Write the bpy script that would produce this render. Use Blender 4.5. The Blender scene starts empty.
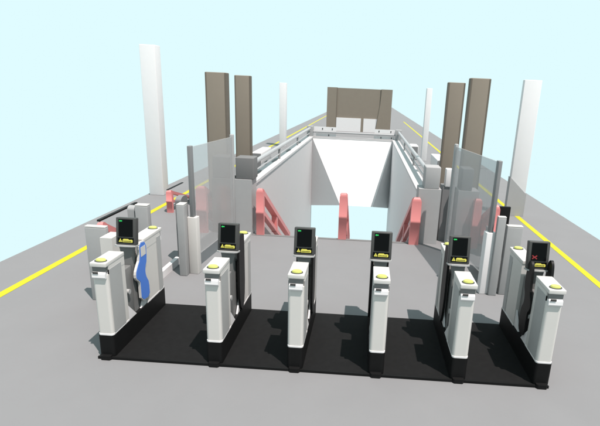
import bpy, bmesh, math
from mathutils import Vector, Matrix
R = math.radians
S = bpy.context.scene
C = S.collection

# ------------------------------------------------------------------ materials
def mat(name, col, rough=.5, metal=0., var=.04, scale=6., bump=0., spec=.5, emit=0., alpha=None):
    m = bpy.data.materials.new(name); m.use_nodes = True
    if len(set(round(c, 1) for c in col)) == 1 and alpha is None: col = (min(.95, col[0]*.99), col[1]*.99, col[2]*1.005)
    if alpha is None: col = tuple(c*.86 for c in col)
    nt = m.node_tree; N = nt.nodes; L = nt.links
    b = N['Principled BSDF']
    tc = N.new('ShaderNodeTexCoord')
    nz = N.new('ShaderNodeTexNoise'); nz.inputs['Scale'].default_value = scale
    nz.inputs['Detail'].default_value = 5; nz.inputs['Roughness'].default_value = .6
    L.new(tc.outputs['Object'], nz.inputs['Vector'])
    cr = N.new('ShaderNodeValToRGB')
    cr.color_ramp.elements[0].position = .3; cr.color_ramp.elements[1].position = .7
    cr.color_ramp.elements[0].color = [c*(1-var) for c in col]+[1]
    cr.color_ramp.elements[1].color = [min(1, c*(1+var)) for c in col]+[1]
    L.new(nz.outputs['Fac'], cr.inputs['Fac']); L.new(cr.outputs['Color'], b.inputs['Base Color'])
    b.inputs['Roughness'].default_value = rough; b.inputs['Metallic'].default_value = metal
    b.inputs['Specular IOR Level'].default_value = spec
    if bump:
        bp = N.new('ShaderNodeBump'); bp.inputs['Strength'].default_value = bump; bp.inputs['Distance'].default_value = .01
        n2 = N.new('ShaderNodeTexNoise'); n2.inputs['Scale'].default_value = scale*12; n2.inputs['Detail'].default_value = 3
        L.new(tc.outputs['Object'], n2.inputs['Vector']); L.new(n2.outputs['Fac'], bp.inputs['Height'])
        L.new(bp.outputs['Normal'], b.inputs['Normal'])
    if emit:
        b.inputs['Emission Color'].default_value = list(col)+[1]; b.inputs['Emission Strength'].default_value = emit
    if alpha is not None:
        tr = N.new('ShaderNodeBsdfTransparent'); tr.inputs['Color'].default_value = (.93, .94, .95, 1)
        mx = N.new('ShaderNodeMixShader'); mx.inputs['Fac'].default_value = alpha
        L.new(tr.outputs[0], mx.inputs[1]); L.new(b.outputs[0], mx.inputs[2])
        L.new(mx.outputs[0], N['Material Output'].inputs['Surface'])
    return m
M = dict(
    floor = mat('platform paving', (.201, .201, .202), .75, var=.025, scale=1.2, bump=.05, spec=.15),
    yellow = mat('yellow line paint', (.46, .43, .012), .6, var=.05, scale=20, spec=.2),
    cab = mat('light grey cabinet enamel', (.585, .565, .54), .42, var=.015, scale=4, spec=.3),
    trim_and_shade = mat('mid grey trim and side shade', (.37, .37, .36), .5, var=.02, spec=.3),  # real grey of lip and hinge; on cabinet sides it paints shade
    black = mat('black skirting', (.0075, .0075, .0075), .55, var=.1, spec=.12),
    deck = mat('black rubber deck', (.0105, .0105, .0105), .7, var=.12, scale=14, spec=.08, bump=.05),
    casing = mat('dark grey plastic casing', (.050, .050, .048), .45, var=.04, spec=.3),
    screen = mat('unlit screen glass', (.001, .001, .001), .25, var=.0, spec=.12),
    green = mat('green screen mark', (.01, .42, .08), .5, emit=.2),
    redm = mat('red screen mark', (.22, .012, .015), .5, emit=.08),
    ylabel = mat('yellow caution print', (.60, .55, .10), .5, spec=.2),
    disc = mat('yellow reader disc', (.52, .54, .14), .4, spec=.3),
    neck = mat('grey neck metal', (.17, .17, .165), .45, var=.03, spec=.3),
    paddle = mat('black paddle', (.010, .010, .010), .5, spec=.15),
    blue = mat('blue paddle panel', (.062, .19, .62), .45, var=.02, spec=.25),
    pink = mat('salmon pink rail coating', (.64, .23, .225), .45, var=.02, spec=.25),
    post = mat('grey post metal', (.33, .33, .325), .5, var=.03, spec=.25),
    dpost = mat('dark grey post metal', (.20, .20, .20), .5, var=.03, spec=.25),
    pier = mat('grey pier render', (.37, .365, .36), .7, var=.02, bump=.03, spec=.2),
    dpier = mat('darker grey pier render', (.165, .163, .16), .7, var=.02, bump=.03, spec=.2),
    bpier = mat('brownish grey pier render', (.095, .085, .075), .7, var=.02, bump=.03, spec=.2),
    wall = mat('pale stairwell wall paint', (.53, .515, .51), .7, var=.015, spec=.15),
    wallr = mat('stairwell wall paint lifted for missing sun', (.74, .72, .715), .7, var=.015, spec=.15),  # same wall, colour brightened to make up for sun not reaching it
    wallb = mat('white end wall paint', (.76, .745, .745), .7, var=.01, spec=.15),
    coping = mat('pale coping', (.55, .54, .54), .6, var=.02, spec=.2),
    pipe = mat('brushed rail metal', (.36, .36, .36), .38, var=.03, spec=.5),
    white = mat('white paint', (.73, .71, .70), .6, var=.01, spec=.2),
    brown = mat('taupe cladding', (.235, .200, .160), .7, var=.02, scale=3, bump=.03, spec=.15),
    brownd = mat('darker taupe joint', (.15, .125, .10), .7, var=.02, spec=.15),
    glass = mat('tinted glass', (.48, .47, .465), .2, var=.0, spec=.3, alpha=.45),
)

# ------------------------------------------------------------------ mesh helpers
def box(bm, x0, x1, y0, y1, z0, z1, bev=0.):
    r = bmesh.ops.create_cube(bm, size=1)
    vs = r['verts']
    for v in vs:
        v.co = Vector((x0+(v.co.x+.5)*(x1-x0), y0+(v.co.y+.5)*(y1-y0), z0+(v.co.z+.5)*(z1-z0)))
    if bev:
        es = list({e for v in vs for e in v.link_edges})
        bmesh.ops.bevel(bm, geom=es, offset=bev, segments=3, profile=.5, affect='EDGES')
def prism(bm, pts, axis, a, b):
    """pts: 2-D outline; axis x: (y,z) extruded in x; y: (x,z); z: (x,y)"""
    def mk(p, t):
        if axis == 'x': return (t, p[0], p[1])
        if axis == 'y': return (p[0], t, p[1])
        return (p[0], p[1], t)
    v0 = [bm.verts.new(mk(p, a)) for p in pts]; v1 = [bm.verts.new(mk(p, b)) for p in pts]
    bm.faces.new(v0); bm.faces.new(v1[::-1])
    n = len(pts)
    for i in range(n): bm.faces.new((v0[i], v1[i], v1[(i+1) % n], v0[(i+1) % n]))
    bmesh.ops.recalc_face_normals(bm, faces=bm.faces[:])
def tube(bm, a, b, r, r2=None, seg=16):
    a, b = Vector(a), Vector(b); d = b-a
    res = bmesh.ops.create_cone(bm, cap_ends=True, segments=seg, radius1=r, radius2=r if r2 is None else r2, depth=d.length)
    q = d.to_track_quat('Z', 'Y').to_matrix().to_4x4()
    bmesh.ops.transform(bm, matrix=Matrix.Translation((a+b)/2) @ q, verts=res['verts'])
def obj(name, bm, m, parent=None, smooth=False):
    me = bpy.data.meshes.new(name); bm.normal_update(); bm.to_mesh(me); bm.free()
    me.materials.append(m)
    if smooth:
        for p in me.polygons: p.use_smooth = True
        try: me.set_sharp_from_angle(angle=R(40))
        except Exception: pass
    o = bpy.data.objects.new(name, me); C.objects.link(o)
    if parent: o.parent = parent
    return o
def tag(o, label=None, cat=None, group=None, kind=None):
    if label: o['label'] = label
    if cat: o['category'] = cat
    if group: o['group'] = group
    if kind: o['kind'] = kind
    return o
def empty(name, loc, label, cat, group=None, rz=0):
    o = bpy.data.objects.new(name, None); C.objects.link(o); o.location = loc; o.rotation_euler.z = rz
    o.empty_display_size = .2
    return tag(o, label, cat, group)
def B(name, m, parent, *boxes, bev=0.):
    bm = bmesh.new()
    for b in boxes: box(bm, *b, bev)
    return obj(name, bm, m, parent, smooth=bool(bev))
def copy_tree(o, parent=None):
    c = o.copy(); C.objects.link(c)
    if parent: c.parent = parent
    for ch in list(o.children): copy_tree(ch, c)
    return c

# ------------------------------------------------------------------ platform (setting)
EL, ER = -4.49, 7.0
OX0, OX1, OY0, OY1 = -.8, 2.72, 4.93, 16.2       # stairwell opening
bm = bmesh.new()
box(bm, EL, ER, -9, OY0, -.35, 0)
box(bm, EL, OX0-.12, OY0, OY1, -.35, 0)
box(bm, OX1+.12, ER, OY0, OY1, -.35, 0)
box(bm, EL, ER, OY1+.12, 105, -.35, 0)
tag(obj('platform', bm, M['floor']), kind='structure')
for nm, x, y1 in (('platform_line', -3.55, 66), ('platform_line', 5.69, 50)):
    bm = bmesh.new(); box(bm, x-.065, x+.065, -8.9, y1, .001, .004)
    tag(obj(nm, bm, M['yellow']), kind='structure')

# deck under the gates
t = empty('gate_deck', (1.19, .68, 0), 'long black rubber deck on the platform carrying all six ticket gates', 'deck')
B('deck_plate', M['deck'], t, (-2.51, 2.49, -.68, .71, .002, .022))
B('deck_edging', M['black'], t, (-2.51, 2.49, -.705, -.682, .002, .03))

# ------------------------------------------------------------------ ticket gates
W = .088
def roundplan(x0, x1, y0, y1, r, front=True, back=False, n=6):
    pts = []
    def arc(cx, cy, a0, a1):
        for i in range(n+1):
            a = R(a0+(a1-a0)*i/n); pts.append((cx+r*math.cos(a), cy+r*math.sin(a)))
    if front:
        arc(x0+r, y0+r, 180, 270); arc(x1-r, y0+r, 270, 360)
    else: pts.extend([(x0, y0), (x1, y0)])
    if back:
        arc(x1-r, y1-r, 0, 90); arc(x0+r, y1-r, 90, 180)
    else: pts.extend([(x1, y1), (x0, y1)])
    return pts
def cabinet(root, y0, y1, front):
    """a tall slim cabinet; its user end is at y0 when front, at y1 otherwise"""
    s = 1 if front else -1
    bm = bmesh.new()
    # body, with rounded vertical corners at the user end
    fy = y0+.014 if front else y0
    by = y1 if front else y1-.014
    prism(bm, roundplan(-W+.004, W-.004, fy, by, .03, front, not front), 'z', .30, 1.0)
    o = obj('front_cabinet' if front else 'rear_cabinet', bm, M['cab'], root)
    # white foot rim
    bm = bmesh.new(); prism(bm, roundplan(-W+.001, W-.001, y0+.008 if front else y0, y1 if front else y1-.008, .032, front, not front), 'z', .282, .3)
    obj('foot_rim', bm, M['white'], o)
    # darker side panel: shade of the cabinet side put into the colour
    ya, yb = (y0+.05, y0+.30) if front else (y1-.17, y1-.05)
    B('shade_panel', M['trim_and_shade'], o, (-W-.001, W+.001, ya, yb, .305, 1.055))
    # head: recess with chute, then lid
    e = y0 if front else y1
    f2, b2 = (y0+.05, y1) if front else (y0, y1-.05)
    B('head', M['cab'], o, (-W+.002, W-.002, f2, b2, 1.0, 1.098))
    ra, rb = sorted((e+s*.012, e+s*.05))
    B('reader_recess', M['neck'], o, (-W+.014, W-.014, ra+.001, rb, 1.03, 1.098))
    bm = bmesh.new()
    za = .965
    y_a, y_b = e-s*.012, e+s*.05
    prism(bm, [(y_b, za), (y_a+s*.01, za), (y_a, za+.015), (y_a+s*.004, za+.055), (y_a+s*.022, za+.072), (y_b, za+.072)], 'x', -W+.016, W-.016)
    ch = obj('ticket_chute', bm, M['white'], o)
    sa, sb = sorted((e-s*.016, e-s*.010))
    B('ticket_slot', M['casing'], o, (-.060, .0, sa, sb, za+.058, za+.080))
    bm = bmesh.new()
    la, lb = (y0-.012, y1+.012) if front else (y0-.012, y1+.012)
    box(bm, -W, W, la+.006, lb-.006, 1.098, 1.145, .006)
    obj('lid', bm, M['cab'], o, True)
    yc = e+s*.062
    bm = bmesh.new(); tube(bm, (0, yc, 1.143), (0, yc, 1.152), .066, seg=28)
    bmesh.ops.scale(bm, vec=(1, .72, 1), space=Matrix.Translation((0, -yc, 0)), verts=bm.verts[:])
    obj('reader_ring', bm, M['casing'], o, True)
    bm = bmesh.new(); tube(bm, (0, yc+.006, 1.150), (0, yc+.006, 1.168), .056, .048, seg=28)
    bmesh.ops.scale(bm, vec=(1, .72, 1), space=Matrix.Translation((0, -yc, 0)), verts=bm.verts[:])
    obj('reader_disc', bm, M['disc'], o, True)
    return o
PAD = [(.02, 0), (.26, .02), (.26, .26), (.24, .32), (.20, .37), (.185, .43), (.20, .50), (.245, .56), (.265, .63), (.262, .74), (.245, .84),
       (.215, .895), (.16, .92), (.11, .895), (.08, .84), (.065, .74), (.055, .62), (.02, .54), (-.03, .49), (-.055, .43), (-.03, .37), (.012, .34), (.02, .28)]
def smooth_outline(pts, it=2):
    for _ in range(it):
        q = []
        for i in range(len(pts)):
            a, b = pts[i], pts[(i+1) % len(pts)]
            q += [(a[0]*.75+b[0]*.25, a[1]*.75+b[1]*.25), (a[0]*.25+b[0]*.75, a[1]*.25+b[1]*.75)]
        pts = q
    return pts
def shrink(pts, d):
    out = []; n = len(pts)
    area = sum(pts[i][0]*pts[(i+1) % n][1]-pts[(i+1) % n][0]*pts[i][1] for i in range(n))
    sg = 1 if area > 0 else -1
    for i in range(n):
        a = Vector(pts[i-1]); b = Vector(pts[(i+1) % n]); t = (b-a)
        if t.length < 1e-6: t = Vector((1, 0))
        t.normalize(); nrm = Vector((-t.y, t.x))*sg
        out.append((pts[i][0]+nrm.x*d, pts[i][1]+nrm.y*d))
    return out
SLAB = [(.0, .0), (.25, 0), (.25, .85), (.22, .90), (.12, .915), (.03, .90), (0, .85)]
BLUEPAD = [(.705, 1.15), (.70, .94), (.62, .86), (.575, .80), (.575, .72), (.66, .66), (.665, .60), (.665, .39), (.90, .36), (.905, .57), (.85, .65), (.825, .72), (.84, .80), (.885, .86), (.90, 1.12)]
def paddle(root, side, y, z, m, m_edge=None, hh=1., label=None, slim=1., prof=PAD, off=0.):
    out = smooth_outline([(y+p[0]*slim, z+p[1]*hh) for p in prof]) if not m_edge else smooth_outline(BLUEPAD, 1)
    xa, xb = side*(W-.012+off), side*(W+.016+off)
    bm = bmesh.new(); prism(bm, out, 'x', min(xa, xb), max(xa, xb))
    o = obj('paddle', bm, m_edge or m, root)
    if m_edge:
        inn = shrink(out, .012)
        bm = bmesh.new(); prism(bm, inn, 'x', side*(W+.016), side*(W+.019))
        obj('blue_panel', bm, m, o)
        B('window', M['cab'], o, (*sorted((side*(W+.0185), side*(W+.021))), .735, .86, .955, 1.075))
    if label: o['label'] = label
    return o
def display(root, mark_red=False, zt=0.):
    # screen head on a flared neck, face toward -y and tilted back a little
    bm = bmesh.new()
    box(bm, -.116, .116, -.035, .035, .0, .312, .010)
    rot = Matrix.Translation((0, .64, 1.142+zt)) @ Matrix.Rotation(R(-9), 4, 'X') @ Matrix.Scale(1.04, 4)
    def fin(bm): bmesh.ops.transform(bm, matrix=rot, verts=bm.verts[:]); return bm
    h = obj('display_head', fin(bm), M['casing'], root, True)
    bm = bmesh.new(); box(bm, -.082, .082, -.0385, -.0352, .095, .294); obj('screen', fin(bm), M['screen'], h)
    bm = bmesh.new(); box(bm, -.092, .092, -.0385, -.0352, .022, .082); obj('caution_plate', fin(bm), M['screen'], h)
    bm = bmesh.new(); prism(bm, [(-.080, .034), (-.040, .034), (-.060, .074)], 'y', -.0410, -.0388)
    obj('warning_triangle', fin(bm), M['ylabel'], h)
    bm = bmesh.new(); box(bm, -.0612, -.0588, -.0424, -.0412, .040, .058); obj('exclamation_mark', fin(bm), M['screen'], h)
    bm = bmesh.new()
    prism(bm, [(-.034, .032), (.080, .032), (.082, .054), (.072, .064), (.040, .061), (.030, .070), (-.022, .070), (-.034, .060)], 'y', -.0410, -.0388)
    obj('caution_print', fin(bm), M['ylabel'], h)
    bm = bmesh.new()
    box(bm, -.026, .066, -.0424, -.0412, .0405, .0425)
    for i in range(6): box(bm, -.026+i*.0165, -.0175+i*.0165, -.0425, -.0413, .0410, .0500)
    obj('caution_lettering', fin(bm), M['screen'], h)
    bm = bmesh.new()
    if mark_red:
        for a in (35, -35):
            b2 = bmesh.new(); box(b2, -.032, .032, -.0402, -.0387, -.006, .006)
            bmesh.ops.transform(b2, matrix=Matrix.Translation((-.045, 0 if a > 0 else -.0004, .135)) @ Matrix.Rotation(R(a), 4, 'Y'), verts=b2.verts[:])
            me = bpy.data.meshes.new('tmp'); b2.to_mesh(me); b2.free(); bm.from_mesh(me); bpy.data.meshes.remove(me)
        obj('red_cross', fin(bm), M['redm'], h)
    else:
        prism(bm, [(-.076, .274), (-.064, .286), (-.064, .280), (-.040, .280), (-.040, .268), (-.064, .268), (-.064, .262)], 'y', -.0402, -.0387)
        obj('green_arrow', fin(bm), M['green'], h)
    # lip and neck
    bm = bmesh.new(); pts = [(-.122, -.02), (-.118, -.055), (-.085, -.078), (0, -.088), (.085, -.078), (.118, -.055), (.122, -.02), (.122, .04), (-.122, .04)]
    prism(bm, pts, 'z', -.016, -.001)
    obj('lip', fin(bm), M['trim_and_shade'], h)
    bm = bmesh.new()
    prof = [(-.08, 1.125), (.08, 1.125), (.070, 1.06), (.056, 1.0), (.053, .9), (.053, .284), (-.053, .284), (-.053, .9), (-.056, 1.0), (-.070, 1.06)]
    prism(bm, prof, 'y', .60, .68)
    n = obj('neck', bm, M['neck'], root)
    return h
def make_gate(label, x, blue=False, last=False):
    t = empty('ticket_gate', (x, 0, 0), label, 'ticket gate', 'ticket gates standing in a row on the black deck')
    # plinth with a rounded nose and a small foot
    bm = bmesh.new()
    prism(bm, roundplan(-W, W, .0, 1.39, .035, True, True), 'z', .024, .282)
    prism(bm, [(-.06+.0, -.03), (-.045, -.048), (.045, -.048), (.06, -.03), (.06, .006), (-.06, .006)], 'z', 0, .05)
    obj('plinth', bm, M['black'], t)
    cabinet(t, .0, .38, True)
    cabinet(t, .86, 1.385, False)
    # middle housing between the cabinets: core, hinge blocks and white wedge
    B('core', M['neck'], t, (-.045, .045, .385, .598, .283, .90), bev=.012)
    B('core', M['neck'], t, (-.045, .045, .682, .858, .283, .96), bev=.012)
    for s in (-1, 1):
        for pts, w_ in (([(.384, .284), (.56, .284), (.384, .47)], W-.004), ([(.858, .284), (.70, .284), (.858, .50)], W-.014)):
            bm = bmesh.new(); prism(bm, pts, 'x', *sorted((s*.054, s*w_))); obj('corner_gusset', bm, M['white'], t)
    for s in (-1, 1):
        bm = bmesh.new(); tube(bm, (s*.046, .45, .62), (s*.082, .45, .62), .030)
        obj('hinge', bm, M['trim_and_shade'], t, True)
    display(t, last, -.01 if last else 0)
    if blue:
        paddle(t, 1, .66, .37, M['blue'], M['cab'], hh=.86, label='blue gate paddle with pale outline and a small grey window')
        paddle(t, -1, .66, .37, M['paddle'], hh=.86)
    elif last:
        paddle(t, -1, .42, .34, M['paddle'], slim=.85); paddle(t, 1, .42, .36, M['paddle'], slim=.8, off=.035)
    else:
        paddle(t, 1, .72, .30, M['paddle'], hh=1.08, prof=SLAB); paddle(t, -1, .72, .30, M['paddle'], hh=1.08, prof=SLAB)
    return t
make_gate('leftmost ticket gate, the only one with a blue paddle between its grey cabinets', -1.222, blue=True)
g = make_gate('second ticket gate from the left, just right of the wide aisle', 0)
for x, lab in ((.9, 'third ticket gate from the left, between the left and middle pink stair handrails'),
               (1.8, 'fourth ticket gate from the left, between the middle and right pink handrails'),
               (2.7, 'fifth ticket gate from the left, in front of the right glass screen')):
    c = copy_tree(g); c.location.x = x; c['label'] = lab
make_gate('rightmost ticket gate with a red cross on its screen and two black paddles showing', 3.6, last=True)

# ------------------------------------------------------------------ stairwell walls and piers
def block(name, m, label, cat, b, group=None, bev=0., kind=None):
    cx, cy = (b[0]+b[1])/2, (b[2]+b[3])/2
    bm = bmesh.new(); box(bm, b[0]-cx, b[1]-cx, b[2]-cy, b[3]-cy, b[4], b[5], bev)
    o = obj(name, bm, m, None, bool(bev)); o.location = (cx, cy, 0)
    return tag(o, label, cat, group, kind)
def stairwall(label, x0, x1, y0, y1, zb, zt, m, inner):
    t = empty('stairwell_wall', ((x0+x1)/2, (y0+y1)/2, 0), label, 'wall', 'walls round the stairwell')
    cx, cy = t.location.x, t.location.y
    B('wall_panel', m, t, (x0-cx, x1-cx, y0-cy, y1-cy, zb, zt))
    return t, cx, cy
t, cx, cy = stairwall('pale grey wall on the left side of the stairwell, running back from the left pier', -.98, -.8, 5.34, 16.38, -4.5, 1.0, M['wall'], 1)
B('coping', M['coping'], t, (-1.06-cx, -.775-cx, 5.34-cy, 16.38-cy, 1.0, 1.06))
for y in (6.4, 8.55, 10.9, 13.3):
    bm = bmesh.new(); tube(bm, (-.98-cx, y-cy, 1.06), (-.98-cx, y-cy, 1.068), .055, seg=20)
    bmesh.ops.scale(bm, vec=(1, 7, 1), space=Matrix.Translation((0, -(y-cy), 0)), verts=bm.verts[:])
    obj('dark_oval', bm, M['casing'], t, True)  # flat dark ovals laid on the coping
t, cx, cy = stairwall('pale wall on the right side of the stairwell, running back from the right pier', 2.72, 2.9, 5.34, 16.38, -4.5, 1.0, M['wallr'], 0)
B('coping', M['coping'], t, (2.695-cx, 2.98-cx, 5.34-cy, 16.38-cy, 1.0, 1.06))
t = empty('stairwell_wall', (.96, 16.29, 0), 'bright white end wall of the stairwell, folded so its sides shade, above the cyan gap', 'wall', 'walls round the stairwell')
def facet(name, tri):
    # a folded slab: front outline given as (x, y, z); closed at the back on the plane y = 16.38
    bm = bmesh.new()
    f_ = [bm.verts.new((x-.96, y-16.29, z)) for x, y, z in tri]; b_ = [bm.verts.new((x-.96, .09, z)) for x, y, z in tri]
    bm.faces.new(f_); bm.faces.new(b_[::-1])
    for q in range(len(tri)): bm.faces.new((f_[q], b_[q], b_[(q+1) % len(tri)], f_[(q+1) % len(tri)]))
    bmesh.ops.recalc_face_normals(bm, faces=bm.faces[:])
    return obj(name, bm, M['wallb'], t)
facet('centre_panel', [(-.797, 16.2, .98), (2.717, 16.2, .98), (2.00, 14.9, -1.67), (.60, 14.9, -1.67)])
facet('shade_panel', [(-.798, 16.2, .975), (.596, 14.9, -1.67), (-.798, 16.2, -2.05)])  # flanks folded forward so their shape gives the shadowed triangles
facet('shade_panel', [(2.718, 16.2, .975), (2.718, 16.2, -2.0), (2.004, 14.9, -1.67)])
B('coping', M['coping'], t, (-.773-.96, 2.693-.96, -.10, .09, .982, 1.04))

def pier(label, lower, upper, mats):
    cx = (lower[0]+lower[1])/2
    t = empty('pier', (cx, 5.1, 0), label, 'pier', 'grey piers at the stairwell corners')
    B('pier_shaft', mats[0], t, (lower[0]-cx, lower[1]-cx, -.2, .235, 0, 1.17))
    B('pier_cap', mats[1], t, (upper[0]-cx, upper[1]-cx, -.17, .2, 1.17, 1.62), bev=.02)
pier('grey pier on the left corner of the stairwell, right of the left glass screen', (-1.13, -.76), (-1.10, -.72), (M['pier'], M['dpier']))
pier('dark grey pier seen through the left glass screen', (-1.60, -1.19), (-1.58, -1.22), (M['bpier'], M['bpier']))
pier('pale grey pier on the right corner of the stairwell, beside the right pink handrail', (2.69, 3.14), (2.79, 3.10), (M['pier'], M['pier']))
pier('dark grey pier seen through the right glass screen', (3.49, 3.91), (3.53, 3.76), (M['pier'], M['dpier']))

# guard rails on the parapets
def railx(label, a, b, posts, r=.052):
    t = empty('guard_rail', (a[0], a[1], 0), label, 'railing', 'metal rails round the stairwell')
    o = Vector((a[0], a[1], 0))
    A, Bb = Vector(a)-o, Vector(b)-o
    bm = bmesh.new(); tube(bm, A, Bb, r, seg=20); obj('top_pipe', bm, M['pipe'], t, True)
    d = Vector((0, 0, -.20))
    bm = bmesh.new(); tube(bm, A+d, Bb+d, .02, seg=12); obj('lower_pipe', bm, M['pipe'], t, True)
    for (x, y, w, z0, z1) in posts:
        B('rail_post', M['post'], t, (x-w-o.x, x+w-o.x, y-w-o.y, y+w-o.y, z0, z1), bev=.01)
    return t, o
railx('metal pipe rail along the left stairwell wall', (-.92, 5.32, 1.40), (-.92, 16.12, 1.40), [(-.92, 8.9, .03, 1.062, 1.36), (-.92, 12.5, .03, 1.062, 1.36)])
railx('metal pipe rail along the right stairwell wall', (2.95, 5.32, 1.40), (2.95, 16.12, 1.40), [(2.95, 8.9, .03, 1.062, 1.36), (2.95, 12.5, .03, 1.062, 1.36)])
t, o = railx('metal pipe rail across the far end of the stairwell with white plates bolted on', (-.78, 16.29, 1.26), (2.83, 16.29, 1.26), [(-.92, 16.29, .13, 1.062, 1.50), (2.95, 16.29, .13, 1.062, 1.50)], .04)
for (x0, x1, z0, z1, bolts) in ((-.76, .22, 1.31, 1.48, (-.38, .05)), (-.66, .22, 1.045, 1.20, (-.10,)), (1.91, 2.80, 1.31, 1.48, (2.10, 2.62)), (1.89, 2.80, 1.045, 1.20, (2.2, 2.66))):
    p = B('sign_plate', M['white'], t, (x0-o.x, x1-o.x, .045, .07, z0, z1))
    for bx in bolts:
        B('bolt', M['casing'], p, (bx-.02-o.x, bx+.02-o.x, .036, .044, (z0+z1)/2-.035, (z0+z1)/2+.035))
def small_box(label, x, y, z0=.72, z1=1.08, L=1.5, w=.3):
    t = empty('equipment_box', (x, y, 0), label, 'equipment box', 'white equipment boxes behind the rails')
    B('casing', M['white'], t, (-w/2, w/2, -L/2, L/2, z0, z1), bev=.02)
    B('end_plate', M['dpost'], t, (-w/2+.02, w/2-.02, -L/2-.03, -L/2-.002, z0-.1, z1-.03))
    B('stand', M['post'], t, (-.04, .04, -L/2+.1, -L/2+.2, 0, z0-.002), (-.04, .04, L/2-.2, L/2-.1, 0, z0-.002))
small_box('white box with a dark end beyond the left rail, behind the left taupe columns', -1.80, 10.6)
small_box('white box with a dark end beyond the right rail, beside the inner taupe column', 3.96, 11.0)
small_box('small white box on the platform near the far right rail corner', 3.55, 15.2, .75, 1.0, .8)
t = empty('low_cabinet', (3.35, 5.35, 0), 'white low cabinet between the right pier and the right glass screen', 'cabinet')
B('body', M['dpost'], t, (-.13, .10, -.15, .25, .0, 1.178)); B('top_box', M['white'], t, (-.10, .03, -.17, .0, 1.18, 1.56), bev=.015)

# ------------------------------------------------------------------ columns
def column(name, label, cat, m, x0, x1, y0, y1, z, group, cladding=None, cap=True):
    cx, cy = (x0+x1)/2, (y0+y1)/2
    t = empty(name, (cx, cy, 0), label, cat, group)
    hx, hy = (x1-x0)/2, (y1-y0)/2
    B('shaft', m, t, (-hx, hx, -hy, hy, .0, z), bev=.012)
    if name == 'taupe_column':
        B('edge_joint', M['brownd'], t, (-hx-.002, -hx+.03, -hy-.003, hy+.003, .02, z-.01))
        B('edge_joint', M['brownd'], t, (hx-.03, hx+.002, -hy-.003, hy+.003, .02, z-.01))
    if cladding:
        bm = bmesh.new()
        prism(bm, [(-hx-.02, 0.002), (hx+.02, 0.002), (hx+.02, .60), (-hx-.02, 1.04)], 'y', -hy-.02, hy+.02)
        obj('base_cladding', bm, M['pier'], t)
    return t
gb = 'taupe columns beside the stairwell'
column('taupe_column', 'nearer and wider taupe column of the left pair, rising behind the left glass screen', 'column', M['brown'], -2.13, -1.66, 6.3, 6.55, 3.30, gb)
column('taupe_column', 'farther taupe column of the left pair, rising behind the left stairwell pier', 'column', M['brown'], -1.99, -1.57, 8.2, 8.36, 3.30, gb)
column('taupe_column', 'farther, inner taupe column of the right pair, next to the slim white post', 'column', M['brown'], 3.46, 3.86, 7.3, 7.5, 3.33, gb)
column('taupe_column', 'nearer taupe column of the right pair, rising behind the right glass screen', 'column', M['brown'], 3.60, 4.00, 5.45, 5.65, 3.38, gb)
gw = 'white columns on the platform'
column('white_column', 'tallest and widest white column, at the left edge of the platform', 'column', M['white'], -4.40, -4.0, 8.0, 8.35, 3.95, gw)
column('white_column', 'wide white column on the right of the platform with a grey slant-topped base', 'column', M['white'], 5.40, 5.83, 7.8, 7.95, 3.48, gw, cladding=True)
column('white_column', 'slim white post beyond the left stairwell rail', 'column', M['white'], -3.12, -2.80, 20.8, 21.3, 3.31, gw)
column('white_column', 'slim white post beyond the right stairwell rail', 'column', M['white'], 4.20, 4.45, 17.8, 18.1, 3.31, gw)

# ------------------------------------------------------------------ far building
t = empty('portal_building', (.9, 33, 0), 'wide taupe portal building at the far end of the platform', 'building')
X = .9
B('lintel', M['brown'], t, (-.9-X, 2.55-X, .06, 1.2, 1.03, 3.27))
B('pillar', M['brown'], t, (-1.64-X, -.902-X, 0, 1.2, 0, 3.29))
bm = bmesh.new(); prism(bm, [(2.22-X, 0), (3.39-X, 0), (3.39-X, 3.29), (2.552-X, 3.29), (2.50-X, 2.2)], 'y', 0, 1.2); obj('pillar', bm, M['brown'], t)
B('mullion', M['brown'], t, (1.07-X, 1.27-X, .0, 1.2, 0, 1.028))
B('joint', M['brownd'], t, (-.90-X, -.86-X, -.005, .058, 0, 3.25))
B('joint', M['brownd'], t, (2.48-X, 2.51-X, .03, .058, 1.1, 3.25))
B('door_panel', M['white'], t, (-.86-X, 1.068-X, -.012, .05, .0, 1.028))
B('door_panel', M['white'], t, (1.272-X, 2.218-X, -.012, .05, .0, 1.028))

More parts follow.
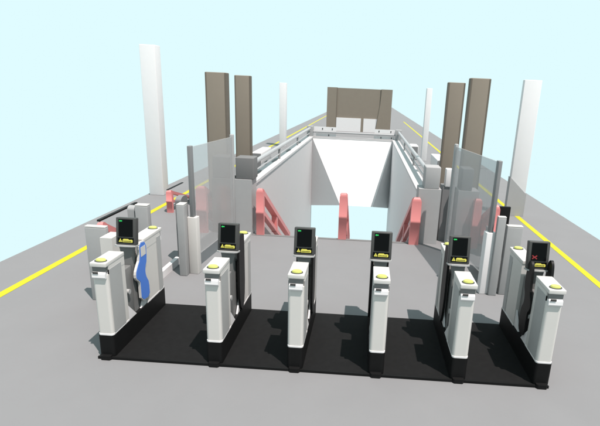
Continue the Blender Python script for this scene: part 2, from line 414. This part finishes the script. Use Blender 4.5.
# ------------------------------------------------------------------ pink handrails
def sweep_rail(bm, x0, x1, pts, h):
    up = [(y, z) for y, z in pts]; dn = [(y, z-h) for y, z in reversed(pts)]
    prism(bm, up+dn, 'x', x0, x1)
def pink_rail(label, x, y, group, down=True, black=False, w=.16, L=3.6, rz=0, slab=False, h=1.0, BL=1., side=1.):
    t = empty('pink_handrail', (x, y, 0), label, 'handrail', group, rz)
    hw = w/2
    # newel with a rounded head (profile in y,z)
    prof = [(0, 0), (.07, 0), (.075, .50), (.02+.07, .52)]
    bm = bmesh.new()
    out = [(.0, .0), (.075, .0), (.075, .46), (.11, .50), (.11, .62), (.085, h-.14), (.11, h-.06)]
    for i in range(8):
        a = R(20+i*20); out.append((.055+.06*math.cos(a), h-.06+.06*math.sin(a)))
    out += [(-.005, h-.08), (-.005, .55), (-.025, .52), (-.025, .47), (0, .44)]
    prism(bm, out, 'x', -hw, hw)
    for v in bm.verts:
        q = max(0., min(1., (v.co.z-(h-.12))/.12)); v.co.x *= math.sqrt(max(.0, 1-.72*q*q))
    n = obj('newel', bm, M['pink'], t, True)
    s = math.tan(R(29.5))
    yb = L if down else (h-.02)/s
    zt = h-.03
    bm = bmesh.new(); sweep_rail(bm, -hw*.9, hw*.9*side, [(.09, zt), (yb, zt-(yb-.09)*s)], .12)
    obj('top_rail', bm, M['pink'], t)
    yl = L if down else .52/s
    bm = bmesh.new(); sweep_rail(bm, -hw*.7, hw*.7*side, [(.11, .54), (yl, .54-(yl-.11)*s)], .10)
    obj('lower_rail', bm, M['pink'], t)
    ym = 1.55 if down else .62
    za, zb = zt-(ym-.09)*s-.12, .54-(ym-.11)*s
    bm = bmesh.new(); box(bm, -hw*.8, hw*.8*side, ym, ym+.14, zb-.12, za+.02); obj('strut', bm, M['pink'], t)
    if black:
        bm = bmesh.new(); sweep_rail(bm, -hw-.002, -hw+.045, [(.04, h+.035), (1.25*BL, h+.035)], .028)
        obj('black_top', bm, M['paddle'], t)
    if slab:
        B('black_panel', M['paddle'], t, (hw+.01, hw+.22, .10, .16, 0, h-.04))
    return t
gs = 'pink handrails descending into the stairwell'
pink_rail('left pink handrail at the top of the stairs, against the left stairwell wall', -.58, 4.86, gs)
pink_rail('middle pink handrail, seen edge-on in front of the cyan gap', 1.16, 4.86, gs, w=.17)
pink_rail('right pink handrail at the top of the stairs, beside the pale right pier', 2.655, 4.79, gs, w=.20, side=.2)
gp = 'pink handrails standing on the platform beside the gates'
pink_rail('pink handrail seen through the left glass screen', -1.80, 4.80, gp, down=False, w=.22)
pink_rail('pink handrail seen through the right glass screen', 3.88, 4.75, gp, down=False, h=1.05)
pink_rail('slim pink post with a dark top bar, right of the tall white column\'s foot', -3.10, 6.25, gp, down=False, black=True, w=.14, h=.95, BL=.8).scale.z = .57
pink_rail('pink handrail with a long black top rail behind the leftmost ticket gate', -2.42, 2.12, gp, down=False, black=True, w=.12, h=.93)
pink_rail('pink handrail with a black panel, behind the grey posts at the right', 4.08, 4.2, gp, down=False, slab=True, h=1.06, w=.17)

# stair treads below the platform edge
t = empty('staircase', (.96, OY0, 0), 'grey staircase descending from the platform edge into the stairwell', 'staircase')
bm = bmesh.new()
st = []
n = 14
for i in range(n):
    y = .01+i*.29; z = -.16*(i+1)
    st += [(y, z), (y+.29, z)]
st += [(.01+n*.29, -.16*n-.2), (.01, -.4)]
prism(bm, st, 'x', -1.74, 1.74)
obj('treads', bm, M['pier'], t)
t['label'] = 'grey staircase dropping away just behind the platform edge between the pink handrails'
bm = bmesh.new(); box(bm, -.755, 2.68, 4.84, 4.928, .001, .008)
tag(obj('edge_nosing', bm, M['dpier']), 'thin dark nosing strip along the platform edge at the top of the stairs', 'nosing strip')

# ------------------------------------------------------------------ side fences, posts and glass screens
def glass_screen(label, a, b, z0, z1, sgn):
    """a: near outer foot, b: far inner foot (x,y)"""
    a, b = Vector(a), Vector(b); d = b-a; L = d.length
    t = empty('glass_screen', (a.x, a.y, 0), label, 'glass screen', 'tinted glass screens beside the stairwell', math.atan2(d.y, d.x))
    B('glass_pane', M['glass'], t, (.05, L-.05, -.015, .015, .28, z1-.02))
    B('outer_frame', M['dpost'], t, (-.04, .048, -.03, .03, z0, z1), bev=.008)
    B('inner_frame', M['post'], t, (L-.048, L+.04, -.035, .035, 0, z1+.03), bev=.02)
    B('foot_post', M['white'] if sgn > 0 else M['cab'], t, (-.055, .075, -.075, .075, 0, z0-.002), bev=.008)
glass_screen('tinted glass screen on the left, in front of a pair of taupe columns', (-1.16, 2.62), (-1.02, 4.45), .97, 2.10, 0)
glass_screen('tinted glass screen on the right with a bright white foot post', (3.55, 2.50), (3.26, 4.45), 1.02, 2.12, 1)
def gate_post(label, x0, x1, y0, y1, h, m, top=True, rnd=False):
    cx, cy = (x0+x1)/2, (y0+y1)/2
    t = empty('gate_post', (cx, cy, 0), label, 'post', 'grey posts beside the gates')
    hx, hy = (x1-x0)/2, (y1-y0)/2
    if rnd:
        pts = [(-hy, 0), (hy, 0), (hy, h-.06)] + [(hy*math.cos(R(i*20)), h-.06+.06*math.sin(R(i*20))) for i in range(1, 9)] + [(-hy, h-.06)]
        bm = bmesh.new(); prism(bm, pts, 'x', -hx, hx); obj('post_body', bm, m, t)
    else:
        B('post_body', m, t, (-hx, hx, -hy, hy, 0, h-.022), bev=.01)
        B('post_cap', M['cab'], t, (-hx+.002, hx-.002, -hy+.002, hy-.002, h-.020, h), bev=.004)
gate_post('dark round-topped slim post left of the left glass screen', -1.60, -1.50, 3.0, 3.3, 1.18, M['dpost'], rnd=True)
gate_post('slim grey post against the left glass screen\'s foot', -1.36, -1.24, 2.45, 2.62, 1.20, M['post'])
gate_post('grey square post behind the leftmost ticket gate, topped by a pale cap at far left', -2.21, -1.92, 1.40, 1.48, 1.10, M['post'])
gate_post('narrow round-topped grey post directly behind the leftmost gate\'s screen', -2.14, -2.03, 2.44, 2.60, 1.13, M['post'], rnd=True)
gate_post('grey square post with a pale cap rising above the leftmost gate\'s rear cabinet', -2.0, -1.80, 2.40, 2.52, 1.17, M['post'])
gate_post('tall grey post between the white foot post and the rightmost ticket gate', 3.615, 3.74, 2.40, 2.48, 1.29, M['post'])
gate_post('wide grey post with a pale cap just behind the rightmost gate\'s rear cabinet', 3.79, 4.03, 2.46, 2.56, 1.14, M['post'])
block('low_partition', M['dpost'], 'dark low partition between two grey posts behind the rightmost ticket gate', 'partition', (3.77, 3.81, 2.62, 3.6, .0, .82))
block('low_partition', M['cab'], 'white slanting low partition behind the leftmost gate\'s screen', 'partition', (-1.86, -1.70, 1.15, 1.42, .0, 1.03))
block('floor_curb', M['white'], 'narrow white curb on the floor between the leftmost gate and the dark round-topped post', 'curb', (-1.64, -1.57, 2.1, 3.0, .0, .12))
block('floor_curb', M['white'], 'narrow white curb on the floor behind the rightmost gate', 'curb', (3.70, 3.76, 2.62, 3.4, .0, .12))

# ------------------------------------------------------------------ light, sky, camera
w = bpy.data.worlds.new('World'); S.world = w; w.use_nodes = True
bg = w.node_tree.nodes['Background']
bg.inputs['Color'].default_value = (.745, .970, 1.0, 1); bg.inputs['Strength'].default_value = .55
sd = bpy.data.lights.new('sun', 'SUN'); sd.energy = 3.75; sd.angle = R(.5); sd.color = (1, .90, .86)
so = bpy.data.objects.new('sun', sd); C.objects.link(so)
so.rotation_euler = Vector((-.29, .29, -1)).to_track_quat('-Z', 'Y').to_euler(); so.location = (3, -3, 10)

f, cx, cy, pi_, ya, ro, px, py, pz = 468.019756, 344.240288, 225.098997, 0.277741, 0.037984, 0.044460, 1.553406, -4.537868, 3.006796
cp, sp = math.cos(pi_), math.sin(pi_); cw, sw = math.cos(ya), math.sin(ya)
fw = Vector((-sw*cp, cw*cp, -sp)); rt = Vector((cw, sw, 0)); up = rt.cross(fw)
c, s = math.cos(ro), math.sin(ro)
r2 = c*rt+s*up; u2 = -s*rt+c*up
cd = bpy.data.cameras.new('camera'); co = bpy.data.objects.new('camera', cd); C.objects.link(co)
m = Matrix((r2, u2, -fw)).transposed().to_4x4(); m.translation = Vector((px, py, pz)); co.matrix_world = m
cd.sensor_fit = 'HORIZONTAL'; cd.sensor_width = 36; cd.lens = f/600*36
cd.shift_x = (300-cx)/600; cd.shift_y = (cy-213)/600
cd.clip_start = .05; cd.clip_end = 500
S.camera = co
S.view_settings.view_transform = 'Standard'; S.view_settings.look = 'None'; S.view_settings.exposure = .8625; S.view_settings.gamma = 1
S.view_settings.use_curve_mapping = False
